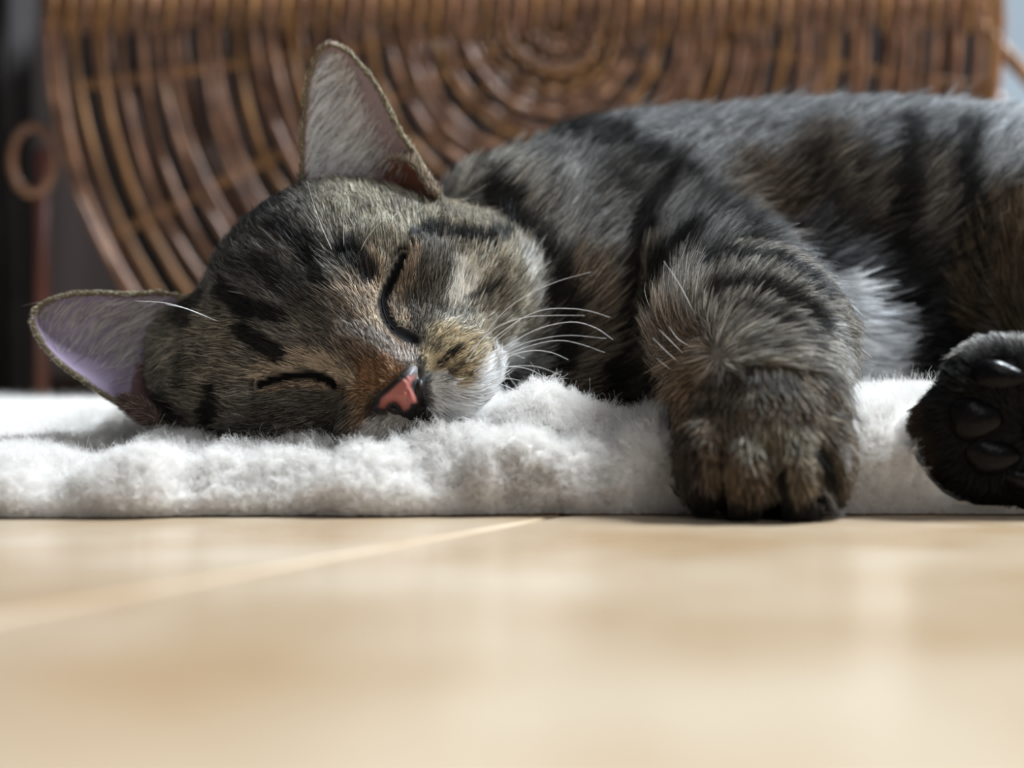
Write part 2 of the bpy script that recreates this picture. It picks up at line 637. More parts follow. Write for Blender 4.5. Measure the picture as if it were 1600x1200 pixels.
def sub_grid(lo, hi):
    a = np.maximum(np.floor((lo - LO) / VOX).astype(int), 0)
    b = np.minimum(np.ceil((hi - LO) / VOX).astype(int) + 1, DIM)
    return a, b


def grid_pts(a, b):
    return np.meshgrid(*[(LO[k] + VOX * np.arange(a[k], b[k])).astype(np.float32) for k in range(3)], indexing='ij')


def smin(a, b, k):
    h = np.clip(0.5 + 0.5 * (a - b) / k, 0, 1)
    return a * (1 - h) + b * h - k * h * (1 - h)


def ell_sdf(X, Y, Z, c, R, r):
    x, y, z = X - c[0], Y - c[1], Z - c[2]
    q = [R[i, 0] * x + R[i, 1] * y + R[i, 2] * z for i in range(3)]
    k0 = np.sqrt(sum((q[i] / r[i]) ** 2 for i in range(3)))
    k1 = np.sqrt(sum((q[i] / r[i] ** 2) ** 2 for i in range(3)))
    return k0 * (k0 - 1) / (k1 + 1e-9)


def cone_sdf(X, Y, Z, a, b, ra, rb):
    ab = b - a
    t = ((X - a[0]) * ab[0] + (Y - a[1]) * ab[1] + (Z - a[2]) * ab[2]) / (ab @ ab)
    t = np.clip(t, 0, 1)
    dx, dy, dz = X - a[0] - t * ab[0], Y - a[1] - t * ab[1], Z - a[2] - t * ab[2]
    return np.sqrt(dx * dx + dy * dy + dz * dz) - (ra + (rb - ra) * t)


def ell(label, px, py, y, rx, ry, rz, ang=0.0, k=0.010):
    s = y / FOC
    c = W(px, py, y)
    a = math.radians(ang)
    R = np.array(((math.cos(a), 0, -math.sin(a)), (-math.sin(a), 0, -math.cos(a)), (0, 1, 0)))
    r = np.array((rx, ry, rz)) * s
    m = max(r) + k + 0.006
    A, B = sub_grid(c - m, c + m)
    if (B <= A).any(): return
    g = grid_pts(A, B)
    sl = tuple(slice(A[i], B[i]) for i in range(3))
    F[sl] = smin(F[sl], ell_sdf(*g, c, R, r), k)
    PRIMS.append((label, 'e', c, R, r))


def cone(label, p, q, ra, rb, k=0.010):
    a, b = W(*p), W(*q)
    m = max(ra, rb) + k + 0.006
    A, B = sub_grid(np.minimum(a, b) - m, np.maximum(a, b) + m)
    if (B <= A).any(): return
    g = grid_pts(A, B)
    sl = tuple(slice(A[i], B[i]) for i in range(3))
    F[sl] = smin(F[sl], cone_sdf(*g, a, b, ra, rb), k)
    PRIMS.append((label, 'c', a, b, ra, rb))


# trunk, lying on its side
ell('body', 930, 410, .525, 185, 185, 150, 0, .02)
ell('body', 800, 420, .505, 150, 150, 120, 0, .02)
ell('body', 1150, 395, .545, 300, 205, 200, 0, .03)
ell('body', 1450, 388, .545, 330, 205, 205, 0, .03)
ell('body', 1800, 400, .55, 260, 210, 215, 0, .03)
ell('body', 890, 520, .490, 110, 120, 80, 0, .015)
ell('body', 1010, 510, .500, 120, 130, 90, 0, .015)
ell('body', 1290, 500, .505, 110, 110, 90, 20, .012)
ell('hind', 1700, 420, .500, 190, 150, 90, 0, .015)
# near foreleg folded over the edge of the rug
cone('body', (1085, 440, .505), (1170, 510, .462), .030, .024, .010)
cone('arm', (1172, 522, .458), (1180, 548, .432), .0262, .0265, .006)
cone('arm', (1180, 548, .432), (1186, 640, .410), .0255, .0225, .008)
cone('paw', (1186, 640, .410), (1190, 686, .402), .0222, .0215, .008)
for x, y, d, rx, ry in ((1100, 722, .391, 40, 70), (1160, 738, .3865, 42, 70), (1240, 738, .3865, 44, 72), (1294, 716, .393, 34, 70)):
    ell('paw', x, y, d, rx, ry, 62, 0, .0035)
# hind foot, sole to the camera
cone('hind', (1640, 650, .412), (1790, 600, .455), .021, .021, .01)
cone('hind', (1790, 600, .455), (1740, 470, .495), .022, .034, .012)
ell('hind', 1600, 655, .408, 150, 112, 80, 0, .008)
ell('hind', 1548, 600, .402, 82, 62, 60, -20, .004)
ell('hind', 1502, 664, .401, 74, 58, 56, 0, .004)
ell('hind', 1530, 722, .402, 78, 55, 56, 20, .004)
ell('hind', 1600, 745, .403, 82, 40, 52, 10, .004)
# tail curled behind, mostly out of the frame
cone('body', (2040, 430, .56), (2060, 530, .60), .017, .013, .012)
cone('body', (2060, 530, .60), (1850, 560, .645), .013, .011, .006)

# head
ell('head', 520, 490, .478, 190, 216, 185, 45, .01)
ell('head', 690, 465, .472, 132, 138, 128, 0, .014)
ell('head', 395, 585, .470, 138, 105, 120, -10, .014)
ell('head', 560, 560, .462, 150, 190, 140, 45, .014)
ell('head', 640, 585, .442, 92, 110, 95, 45, .012)
ell('head', 708, 585, .431, 74, 60, 58, -45, .006)
ell('head', 588, 660, .431, 74, 52, 58, -45, .006)
ell('head', 690, 662, .440, 52, 48, 48, 0, .006)
cone('head', (530, 480, .441), (622, 596, .4205), .0110, .0060, .008)
ell('head', 627, 610, .4185, 31, 36, 26, 45, .003)
ell('head', 588, 425, .446, 46, 74, 36, 30, .006)
ell('head', 440, 560, .446, 46, 74, 36, 70, .006)
ell('head', 660, 462, .445, 50, 76, 42, 0, .005)
ell('head', 470, 632, .446, 82, 44, 42, 0, .011)
ell('head', 590, 360, .495, 80, 50, 60, 0, .012)
ell('head', 300, 565, .480, 60, 90, 70, 0, .012)


# ears as thin cupped shells
def ear_points(edge_a, edge_b, ya, yb, ytip, cup, n=64, m=52):
    A = resample(smooth_line(edge_a, 80), n)
    B = resample(smooth_line(edge_b, 80), n)
    out = []
    par = []
    for i in range(n):
        t = i / (n - 1)
        for j in range(m):
            u = j / (m - 1)
            p = A[i] * (1 - u) + B[i] * u
            e = ya * (1 - u) + yb * u
            y = e * (1 - t) + ytip * t + cup * (1 - t) ** 0.55 * (4 * u * (1 - u)) ** 0.8
            out.append(W(p[0], p[1], y))
            par.append((t, u))
    return np.array(out), np.array(par)


EARS = {}


def add_ear(label, pts, par, r, k=0.003):
    kd = kdtree.KDTree(len(pts))
    for i, p in enumerate(pts): kd.insert(p, i)
    kd.balance()
    EARS[label] = (kd, pts, par, r)
    lo, hi = pts.min(0) - 0.006, pts.max(0) + 0.006
    A, B = sub_grid(lo, hi)
    g = grid_pts(A, B)
    # rough cull, then exact distance
    P = np.stack([q.ravel() for q in g], 1)
    d = np.full(len(P), 0.03, np.float32)
    occ = np.zeros(g[0].shape, bool)
    ii = np.clip(np.round((pts - LO) / VOX).astype(int) - A, 0, np.array(g[0].shape) - 1)
    occ[ii[:, 0], ii[:, 1], ii[:, 2]] = True
    for _ in range(5):
        o2 = occ.copy()
        for ax in range(3):
            o2 |= np.roll(occ, 1, ax) | np.roll(occ, -1, ax)
        occ = o2
    for q in np.nonzero(occ.ravel())[0]:
        d[q] = kd.find(P[q])[2] - r
    sl = tuple(slice(A[i], B[i]) for i in range(3))
    F[sl] = smin(F[sl], d.reshape(g[0].shape), k)


earL = ear_points([(486, 330), (474, 300), (471, 235), (477, 150), (488, 102), (502, 76), (517, 69)],
                  [(690, 330), (676, 292), (654, 248), (630, 213), (609, 173), (589, 135), (566, 105), (541, 79), (517, 69)],
                  .470, .462, .476, .017)
add_ear('earL', *earL, 0.00108, .0022)
earR = ear_points([(310, 480), (290, 466), (255, 457), (200, 459), (135, 457), (90, 465), (60, 481), (53, 497)],
                  [(280, 668), (230, 655), (180, 628), (150, 609), (110, 581), (75, 549), (54, 514), (53, 497)],
                  .474, .458, .462, .015)
add_ear('earR', *earR, 0.00108, .0022)
# flap at the outer edge of each ear
cone('earL_flap', (610, 246, .4690), (648, 253, .4655), .0008, .0012, .0015)
cone('earL_flap', (648, 253, .4655), (680, 300, .460), .0012, .0018, .002)
ell('earR_flap', 218, 640, .452, 40, 17, 12, 35, .003)


def surface_nets(f):
    s = f < 0
    nx, ny, nz = f.shape
    cnt = np.zeros((nx - 1, ny - 1, nz - 1), np.int8)
    corners = [(a, b, c) for a in (0, 1) for b in (0, 1) for c in (0, 1)]
    for a, b, c in corners:
        cnt += s[a:nx - 1 + a, b:ny - 1 + b, c:nz - 1 + c]
    act = (cnt > 0) & (cnt < 8)
    idx = np.argwhere(act)
    n = len(idx)
    val = np.stack([f[idx[:, 0] + a, idx[:, 1] + b, idx[:, 2] + c] for a, b, c in corners], 1)
    acc = np.zeros((n, 3))
    num = np.zeros(n)
    for i, ca in enumerate(corners):
        for j, cb in enumerate(corners):
            if j <= i or sum(abs(ca[k] - cb[k]) for k in range(3)) != 1: continue
            va, vb = val[:, i], val[:, j]
            m = (va < 0) != (vb < 0)
            t = np.where(m, va / np.where(m, va - vb, 1), 0)
            p = np.array(ca)[None, :] + t[:, None] * (np.array(cb) - np.array(ca))[None, :]
            acc += p * m[:, None]
            num += m
    V = LO + VOX * (idx + acc / num[:, None])
    ids = np.full(act.shape, -1, np.int32)
    ids[idx[:, 0], idx[:, 1], idx[:, 2]] = np.arange(n)
    quads = []
    for ax in range(3):
        b, c = (ax + 1) % 3, (ax + 2) % 3
        lo = [slice(None)] * 3; hi = [slice(None)] * 3
        lo[ax] = slice(0, -1); hi[ax] = slice(1, None)
        s0, s1 = s[tuple(lo)], s[tuple(hi)]
        e = np.argwhere(s0 != s1)
        e = e[(e[:, b] > 0) & (e[:, c] > 0) & (e[:, b] < f.shape[b] - 1) & (e[:, c] < f.shape[c] - 1)]
        inside = s0[e[:, 0], e[:, 1], e[:, 2]]
        def at(db, dc):
            q = e.copy(); q[:, b] += db; q[:, c] += dc
            return ids[q[:, 0], q[:, 1], q[:, 2]]
        q = np.stack([at(-1, -1), at(0, -1), at(0, 0), at(-1, 0)], 1)
        q[~inside] = q[~inside][:, ::-1]
        quads.append(q)
    Q = np.vstack(quads)
    return V, Q[(Q >= 0).all(1)]


# keep the body above the tiles, closed at the borders of the field
F[:, :, 0] = 0.002
F[:, :, 1] = np.maximum(F[:, :, 1], 0.0006)
F[0] = F[-1] = 0.002
F[:, 0] = F[:, -1] = 0.002
F[:, :, -1] = 0.002
CV, CQ = surface_nets(F)
_neg = F < 0
UNDER = np.where(_neg.any(2), LO[2] + VOX * (_neg.argmax(2) - 0.5), 1.0)
for _a in (0, 1):
    UNDER = np.minimum.reduce([np.roll(UNDER, k, _a) for k in range(-3, 4)])
del _neg


def cat_underside(P):
    """height of the lowest coat surface above each point, 1 where no cat is"""
    i = np.round((P[:, :2] - LO[:2]) / VOX).astype(int)
    ok = ((i >= 0) & (i < DIM[:2])).all(1)
    i = np.clip(i, 0, DIM[:2] - 1)
    return np.where(ok, UNDER[i[:, 0], i[:, 1]], 1.0)


build_rug()
# light smoothing
nb_sum = np.zeros_like(CV); nb_cnt = np.zeros(len(CV))
for it in range(2):
    nb_sum[:] = 0; nb_cnt[:] = 0
    for a in range(4):
        i, j = CQ[:, a], CQ[:, (a + 1) % 4]
        for k in range(3):
            nb_sum[:, k] += np.bincount(i, CV[j, k], len(CV)) + np.bincount(j, CV[i, k], len(CV))
        nb_cnt += np.bincount(i, minlength=len(CV)) + np.bincount(j, minlength=len(CV))
    CV = CV * 0.5 + 0.5 * nb_sum / nb_cnt[:, None]
CT = np.vstack([CQ[:, [0, 1, 2]], CQ[:, [0, 2, 3]]])


def vertex_normals(V, T):
    fn = np.cross(V[T[:, 1]] - V[T[:, 0]], V[T[:, 2]] - V[T[:, 0]])
    N = np.zeros_like(V)
    for a in range(3):
        for k in range(3):
            N[:, k] += np.bincount(T[:, a], fn[:, k], len(V))
    return N / (np.linalg.norm(N, axis=1)[:, None] + 1e-15)


CN = vertex_normals(CV, CT)
# labels: nearest primitive
LABELS = ['body', 'head', 'arm', 'paw', 'hind', 'earL', 'earR', 'earL_flap', 'earR_flap']
best = np.full(len(CV), 1e9)
lab = np.zeros(len(CV), int)
for p in PRIMS:
    if p[1] == 'e':
        d = ell_sdf(CV[:, 0], CV[:, 1], CV[:, 2], p[2], p[3], p[4])
    else:
        d = cone_sdf(CV[:, 0], CV[:, 1], CV[:, 2], p[2], p[3], p[4], p[5])
    m = d < best
    best[m] = d[m]
    lab[m] = LABELS.index(p[0])
inner = np.zeros(len(CV), bool)
ear_t = np.zeros(len(CV)); ear_u = np.zeros(len(CV))
for nm in ('earL', 'earR'):
    kd, pts, par, r = EARS[nm]
    lo, hi = pts.min(0) - .004, pts.max(0) + .004
    for i in np.nonzero(((CV > lo) & (CV < hi)).all(1))[0]:
        co, k, d = kd.find(CV[i])
        if d - r < best[i] + 0.0002 and par[k, 0] > 0.02:
            lab[i] = LABELS.index(nm)
            best[i] = d - r
            ear_t[i], ear_u[i] = par[k]
            inner[i] = CN[i, 1] < 0.05 and 0.012 < par[k, 1] < 0.988


def poly_dist(px, py, poly):
    poly = np.asarray(poly, float)
    if len(poly) == 1:
        return np.hypot(px - poly[0, 0], py - poly[0, 1])
    d = np.full(px.shape, 1e9)
    for a, b in zip(poly[:-1], poly[1:]):
        v = b - a
        t = np.clip(((px - a[0]) * v[0] + (py - a[1]) * v[1]) / (v @ v + 1e-9), 0, 1)
        d = np.minimum(d, np.hypot(px - a[0] - t * v[0], py - a[1] - t * v[1]))
    return d


PINK = np.array([(652, 587), (641, 585), (625, 597), (607, 613), (595, 623), (592, 636), (600, 639), (607, 630), (618, 627), (625, 633),
                 (631, 642), (639, 638), (642, 631), (652, 629), (649, 619), (641, 605), (643, 596)], float)


def in_poly(x, y, poly):
    r = np.zeros(x.shape, bool)
    j = len(poly) - 1
    for i in range(len(poly)):
        xi, yi = poly[i]; xj, yj = poly[j]
        c = ((yi > y) != (yj > y)) & (x < (xj - xi) * (y - yi) / (yj - yi + 1e-9) + xi)
        r ^= c
        j = i
    return r


NOSE_OUT = [(655, 570), (643, 572), (624, 588), (604, 606), (588, 622), (578, 638), (588, 645), (606, 645), (624, 650), (644, 657), (660, 652), (667, 636), (662, 610), (661, 585)]
NOSTRIL_1 = [(603, 637), (612, 631), (621, 634), (627, 641)]
NOSTRIL_2 = [(658, 578), (651, 592), (648, 604), (654, 618), (659, 630)]


SLIT_L = [(632, 402), (620, 422), (603, 450), (597, 470), (603, 497), (618, 517), (646, 532)]
SLIT_R = [(408, 601), (430, 593), (460, 587), (490, 587), (510, 593), (523, 603)]
vpx, vpy = to_px(CV)
front = (CN[:, 1] < 0.1)
hd = np.isin(lab, [1]) & front
for sl_ in (SLIT_L, SLIT_R):
    d = poly_dist(vpx, vpy, sl_)
    CV[hd] -= CN[hd] * (0.0011 * np.exp(-(d[hd] / 7.0) ** 2))[:, None]
pw = (lab == 3) & front
for g_ in ([(1128, 700), (1132, 790)], [(1203, 695), (1212, 740), (1212, 800)], [(1272, 690), (1280, 780)]):
    d = poly_dist(vpx, vpy, g_)
    CV[pw] -= CN[pw] * (0.0022 * np.exp(-(d[pw] / 9.0) ** 2))[:, None]
_nd = np.where(in_poly(vpx, vpy, NOSE_OUT), poly_dist(vpx, vpy, NOSE_OUT + NOSE_OUT[:1]), 0)
CV[hd] -= CN[hd] * (0.0045 * np.clip(_nd[hd] / 8.0, 0, 1))[:, None]
CN = vertex_normals(CV, CT)

# ------------------------------------------------------------------ coat pattern
DK = (0.012, 0.011, 0.011)
# group, line, half width, softness, colour, strength, wobble
HEAD_PAINT = [
    ([(440, 410)], 60, 100, (0.135, 0.128, 0.118), .85),
    ([(560, 335), (640, 330)], 30, 50, (0.36, 0.325, 0.24), .9),
    ([(625, 278), (655, 284)], 17, 12, (0.13, 0.055, 0.04), .92),
    ([(720, 330), (770, 390)], 25, 40, (0.22, 0.18, 0.12), .8),
    ([(640, 330), (575, 420)], 14, 30, (0.34, 0.30, 0.23), .7),
    ([(335, 540), (330, 590)], 35, 50, (0.24, 0.20, 0.14), .8),
    ([(588, 545), (598, 575)], 34, 34, (0.245, 0.125, 0.055), .95),
    ([(540, 610), (560, 640)], 14, 24, (0.24, 0.13, 0.06), .8),
    ([(520, 500), (560, 520)], 30, 40, (0.20, 0.17, 0.14), .6),
    ([(664, 420), (670, 500)], 30, 26, (0.115, 0.098, 0.078), .92),
    ([(765, 420), (780, 500)], 26, 34, (0.28, 0.235, 0.165), .8),
    ([(728, 438), (715, 470)], 11, 16, (0.70, 0.64, 0.55), .95),
    ([(745, 420), (770, 410)], 12, 16, (0.48, 0.42, 0.32), .8),
    ([(720, 505), (760, 540)], 20, 26, (0.46, 0.41, 0.33), .8),
    ([(815, 410), (829, 460), (828, 540), (800, 590)], 6, 14, (0.52, 0.48, 0.42), .8),
    ([(700, 560), (735, 575)], 34, 26, (0.48, 0.37, 0.22), .9),
    ([(680, 622), (700, 650), (760, 620), (785, 575)], 24, 20, (0.86, 0.86, 0.86), .97),
    ([(672, 605), (690, 600)], 12, 10, (0.78, 0.77, 0.76), .95),
    ([(590, 665), (640, 668)], 18, 14, (0.52, 0.48, 0.44), .9),
    ([(440, 642), (510, 642)], 32, 26, (0.11, 0.095, 0.075), .9),
    ([(577, 425), (584, 470), (590, 505)], 13, 14, (0.44, 0.335, 0.235), .9),
    ([(555, 450), (565, 480)], 12, 20, (0.36, 0.27, 0.19), .7),
    ([(412, 588), (440, 568), (475, 561), (522, 574), (545, 590)], 9, 12, (0.50, 0.385, 0.275), .92),
    ([(648, 405), (630, 440), (619, 475), (632, 506)], 9, 7, (0.33, 0.245, 0.17), .95),
    ([(418, 608), (450, 600), (480, 598), (505, 603)], 7, 6, (0.34, 0.245, 0.165), .95),
    ([(548, 520), (600, 540), (640, 562)], 7, 12, (0.52, 0.50, 0.48), .55),  # highlight along the bridge, painted into the fur
    # dark marks
    ([(653, 378), (672, 370), (700, 373), (727, 380), (763, 388), (790, 392)], 8, 6, DK, .97),
    ([(540, 398), (556, 412), (573, 436)], 11, 9, DK, .97),
    ([(490, 408), (500, 422), (510, 440)], 10, 8, DK, .95),
    ([(443, 362), (466, 372), (486, 388)], 10, 12, DK, .85),
    ([(455, 450), (490, 470)], 12, 24, DK, .5),
    ([(395, 487), (420, 492), (448, 500)], 9, 7, DK, .95),
    ([(396, 520), (420, 538), (444, 557)], 10, 7, DK, .97),
    ([(358, 460), (378, 474), (398, 492)], 11, 8, DK, .95),
    ([(345, 420), (400, 430)], 10, 18, DK, .45),
    ([(400, 350), (430, 330)], 12, 18, DK, .45),
    ([(350, 395), (380, 360), (450, 310)], 6, 12, DK, .7),
    ([(420, 420), (440, 440)], 10, 12, DK, .7),
    ([(297, 500), (310, 470)], 12, 14, DK, .8),
    ([(303, 560), (300, 600)], 8, 12, DK, .7),
    ([(350, 612), (343, 634), (341, 658)], 9, 7, DK, .95),
    ([(265, 640), (285, 665)], 12, 12, DK, .8),
    ([(727, 477), (745, 470), (768, 458)], 4, 5, DK, .8),
    ([(690, 490), (720, 500)], 5, 8, DK, .5),
    ([(647, 533), (680, 545)], 5, 10, DK, .6),
    ([(688, 568)], 5, 4, DK, .95), ([(702, 556)], 5.5, 4, DK, .95), ([(712, 545)], 5, 4, DK, .9), ([(716, 572)], 4, 3, DK, .85),
    ([(704, 583)], 5, 4, DK, .85), ([(694, 592)], 4, 3, DK, .8), ([(728, 587)], 3, 3, DK, .7), ([(730, 561)], 3, 3, DK, .7),
    (SLIT_L, 8, 4, (0.006, 0.005, 0.005), 1.0),
    (SLIT_R, 6.5, 4, (0.006, 0.005, 0.005), 1.0),
    ([(640, 578), (618, 598), (592, 622), (580, 639), (600, 643)], 5, 5, (0.03, 0.025, 0.022), .9),
    ([(656, 568), (661, 600), (664, 640), (666, 668)], 5, 5, (0.012, 0.01, 0.01), .9),
]
BODY_PAINT = [
    ([(730, 285), (790, 330), (840, 390), (870, 440)], 26, 40, (0.42, 0.39, 0.34), .9),
    ([(900, 330), (960, 380)], 50, 60, (0.27, 0.26, 0.245), .7),
    ([(895, 470), (885, 610)], 40, 40, (0.21, 0.15, 0.095), .85),
    ([(1000, 450), (985, 600)], 28, 36, (0.19, 0.15, 0.105), .8),
    ([(1040, 370), (1100, 385)], 22, 26, (0.34, 0.335, 0.33), .85),
    ([(900, 205), (1150, 190), (1300, 215), (1450, 190), (1600, 215)], 30, 50, (0.30, 0.305, 0.315), .85),
    ([(1080, 230), (1180, 290)], 30, 40, (0.33, 0.33, 0.335), .7),
    ([(1550, 220), (1600, 250)], 40, 40, (0.42, 0.43, 0.45), .8),
    ([(1150, 310), (1230, 335)], 30, 36, (0.15, 0.10, 0.06), .8),
    ([(1260, 270), (1340, 340)], 34, 50, (0.13, 0.095, 0.065), .85),
    ([(1430, 300), (1430, 420)], 26, 36, (0.13, 0.105, 0.08), .8),
    ([(1560, 380), (1590, 480)], 50, 40, (0.135, 0.092, 0.055), .9),
    ([(1250, 390), (1320, 430)], 26, 30, (0.13, 0.13, 0.14), .8),
    ([(1400, 480), (1430, 580)], 60, 50, (0.020, 0.018, 0.018), .9),  # shade between belly and leg, painted as dark fur
    ([(735, 312), (765, 328), (800, 362), (825, 405), (845, 455), (858, 510), (850, 570)], 15, 14, DK, .97),
    ([(850, 232), (940, 238), (1000, 275), (1060, 322), (1120, 362), (1170, 375)], 11, 24, DK, .82),
    ([(900, 265), (960, 300)], 10, 24, DK, .5),
    ([(1010, 310), (985, 380), (968, 450), (945, 540), (920, 610)], 12, 13, DK, .92),
    ([(1068, 392), (1042, 455), (1026, 530), (1030, 610)], 14, 12, DK, .95),
    ([(930, 300), (985, 330)], 8, 16, DK, .55),
    ([(1240, 270), (1262, 330), (1300, 372), (1350, 392)], 12, 26, DK, .7),
    ([(1392, 215), (1387, 290), (1376, 390), (1385, 480)], 14, 14, DK, .95),
    ([(1492, 225), (1482, 300), (1487, 400), (1476, 520)], 17, 14, DK, .95),
    ([(1330, 255), (1325, 320)], 8, 18, DK, .5),
    ([(1585, 300), (1545, 340), (1530, 380)], 10, 12, DK, .8),
    ([(1440, 230), (1436, 262)], 8, 12, DK, .7),
    ([(1262, 470), (1300, 510), (1325, 555), (1320, 600)], 26, 18, (0.90, 0.92, 0.95), .98),  # white belly fur with the bluish window highlight painted in
    ([(1340, 500), (1345, 540)], 14, 22, (0.6, 0.62, 0.66), .7),  # softer edge of that painted highlight
]
ARM_PAINT = [
    ([(1120, 470), (1220, 560)], 70, 60, (0.34, 0.315, 0.275), .8),
    ([(1085, 560), (1100, 620)], 24, 26, (0.20, 0.125, 0.07), .85),
    ([(1050, 520), (1058, 580)], 10, 18, (0.26, 0.2, 0.15), .8),
    ([(1282, 500), (1302, 540), (1316, 600)], 2, 12, (0.5, 0.5, 0.5), .7),  # rim light on the foreleg edge, painted in as grey
    ([(1080, 430), (1124, 420), (1180, 414), (1240, 435), (1270, 460)], 8, 8, DK, .93),
    ([(1108, 470), (1142, 462), (1187, 458), (1232, 478), (1268, 506)], 9, 8, DK, .95),
    ([(1140, 504), (1175, 497), (1215, 510), (1255, 535)], 6, 7, DK, .75),
    ([(1150, 545), (1200, 545)], 4, 8, DK, .5),
    ([(1120, 590), (1170, 578), (1230, 588)], 6, 14, DK, .6),
    ([(1105, 625), (1150, 612)], 6, 14, DK, .55),
    ([(1245, 560), (1290, 585)], 4, 8, DK, .5),
    ([(1280, 600), (1300, 640)], 4, 8, DK, .4),
]
PAW_PAINT = [
    ([(1110, 700), (1150, 740)], 30, 30, (0.16, 0.105, 0.06), .8),
    ([(1180, 680), (1250, 690)], 18, 26, (0.26, 0.22, 0.155), .8),
    ([(1240, 740)], 24, 26, (0.20, 0.15, 0.095), .8),
    ([(1075, 680), (1080, 740)], 12, 14, (0.05, 0.04, 0.035), .8),
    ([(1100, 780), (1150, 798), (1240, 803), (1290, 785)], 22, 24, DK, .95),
    ([(1128, 700), (1131, 790)], 6, 6, DK, .9),  # dark lines between toes: cleft shade painted into the fur
    ([(1222, 730), (1228, 800)], 8, 6, DK, .95),
    ([(1206, 695), (1214, 735), (1216, 765)], 4, 4, (0.55, 0.50, 0.42), .85),
    ([(1278, 700), (1296, 745)], 9, 7, DK, .9),
    ([(1314, 690), (1318, 715)], 3, 8, (0.5, 0.48, 0.48), .7),  # painted rim light on the outer edge of the paw
    ([(1285, 760), (1290, 790)], 6, 6, (0.42, 0.42, 0.46), .7),
]
HIND_PAINT = [
    ([(1440, 600), (1430, 670), (1450, 720)], 12, 14, (0.06, 0.036, 0.022), .8),
]
BASE = {'body': (0.215, 0.212, 0.205), 'head': (0.225, 0.195, 0.155), 'arm': (0.22, 0.195, 0.165), 'paw': (0.15, 0.115, 0.08),
        'hind': (0.16, 0.11, 0.06), 'earL': (0.26, 0.20, 0.13), 'earR': (0.22, 0.17, 0.11),
        'earL_flap': (0.34, 0.27, 0.2), 'earR_flap': (0.16, 0.11, 0.09)}


def coat(p, labels, ear_inner, eu, et):
    """colour of the coat at points p; also a darkness mask of the marks"""
    px, py = to_px(p)
    n = len(p)
    out = np.zeros((n, 3))
    dark = np.zeros(n)
    for nm, c in BASE.items():
        out[labels == LABELS.index(nm)] = c

    def paint(mask, items, wob):
        ii = np.nonzero(mask)[0]
        if not len(ii): return
        w1 = vnoise3(p[ii], 260, 40)
        w2 = vnoise3(p[ii], 90, 50)
        x = px[ii] + wob * (0.6 * w1[:, 0] + w2[:, 0])
        y = py[ii] + wob * (0.6 * w1[:, 1] + w2[:, 1])
        for poly, hw, soft, colr, st in items:
            small = hw < 7
            d = poly_dist(px[ii] + 0.3 * (x - px[ii]), py[ii] + 0.3 * (y - py[ii]), poly) if small else poly_dist(x, y, poly)
            a = np.clip((hw + soft - d) / (soft + 1e-6), 0, 1)
            a = a * a * (3 - 2 * a) * st
            out[ii] = out[ii] * (1 - a)[:, None] + np.array(colr) * a[:, None]
            if colr[0] < 0.02:
                dark[ii] = np.maximum(dark[ii], a)
    L = lambda *q: np.isin(labels, [LABELS.index(v) for v in q])
    paint(L('head'), HEAD_PAINT, 5)
    mb = L('body', 'arm')
    out[mb] *= np.exp(0.45 * vnoise(p[mb], 95, 31) + 0.42 * vnoise(p[mb], 240, 32))[:, None]
    mh = L('head')
    out[mh] *= np.exp(0.30 * vnoise(p[mh], 330, 33))[:, None]
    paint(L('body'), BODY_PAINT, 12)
    paint(L('arm'), ARM_PAINT, 6)
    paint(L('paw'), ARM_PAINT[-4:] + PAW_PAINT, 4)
    # the far leg: white rim on top, black sole
    hm = L('hind')
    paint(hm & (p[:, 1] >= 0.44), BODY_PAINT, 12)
    sole = hm & (p[:, 1] < 0.44)
    sl = np.clip((568 + np.clip((1500 - px) * .45, 0, 26) - py) / 22, 0, 1) * np.clip((p[:, 1] - .394) / .008, 0, 1)
    rim = np.array((0.55, 0.53, 0.5)) + (np.array((0.20, 0.175, 0.14)) - 0.53) * np.clip((px - 1590) / 70, 0, 1)[:, None]
    c_s = np.array((0.007, 0.006, 0.006)) * (1 - sl)[:, None] + rim * sl[:, None]
    out[sole] = c_s[sole]
    paint(sole, HIND_PAINT, 4)
    # ear linings
    for nm, hairc, skin in (('earL', (0.74, 0.73, 0.72), (0.36, 0.27, 0.28)), ('earR', (0.44, 0.40, 0.37), (0.25, 0.20, 0.275))):
        m = L(nm) & ear_inner
        out[m] = skin
        pocket = m & (eu > 0.62) & (et < 0.30)
        out[pocket] = (0.20, 0.085, 0.06) if nm == 'earL' else (0.13, 0.075, 0.075)
    return out, dark


vcol, _ = coat(CV, lab, inner, ear_u, ear_t)
skin_dim = np.where(inner, 1.0, 0.55)
vcol = vcol * skin_dim[:, None]

me = bpy.data.meshes.new('cat')
me.from_pydata(CV.tolist(), [], CQ.tolist())
me.polygons.foreach_set('use_smooth', [True] * len(me.polygons))
ca = me.color_attributes.new('coat', 'FLOAT_COLOR', 'POINT')
ca.data.foreach_set('color', np.concatenate([vcol, np.ones((len(CV), 1))], 1).astype(np.float32).ravel())
me.update()
CAT = link('cat', me, [M_skin])
tag(CAT, 'brown and grey tabby cat asleep on its side on white sheepskin', 'cat')


# ------------------------------------------------------------------ surface search along a sight line
def sample_field(P):
    q = (P - LO) / VOX
    i = np.clip(np.floor(q).astype(int), 0, DIM - 2)
    f = np.clip(q - i, 0, 1)
    out = 0
    for a in (0, 1):
        for b in (0, 1):
            for c in (0, 1):
                w = (f[:, 0] if a else 1 - f[:, 0]) * (f[:, 1] if b else 1 - f[:, 1]) * (f[:, 2] if c else 1 - f[:, 2])
                out = out + w * F[i[:, 0] + a, i[:, 1] + b, i[:, 2] + c]
    return out


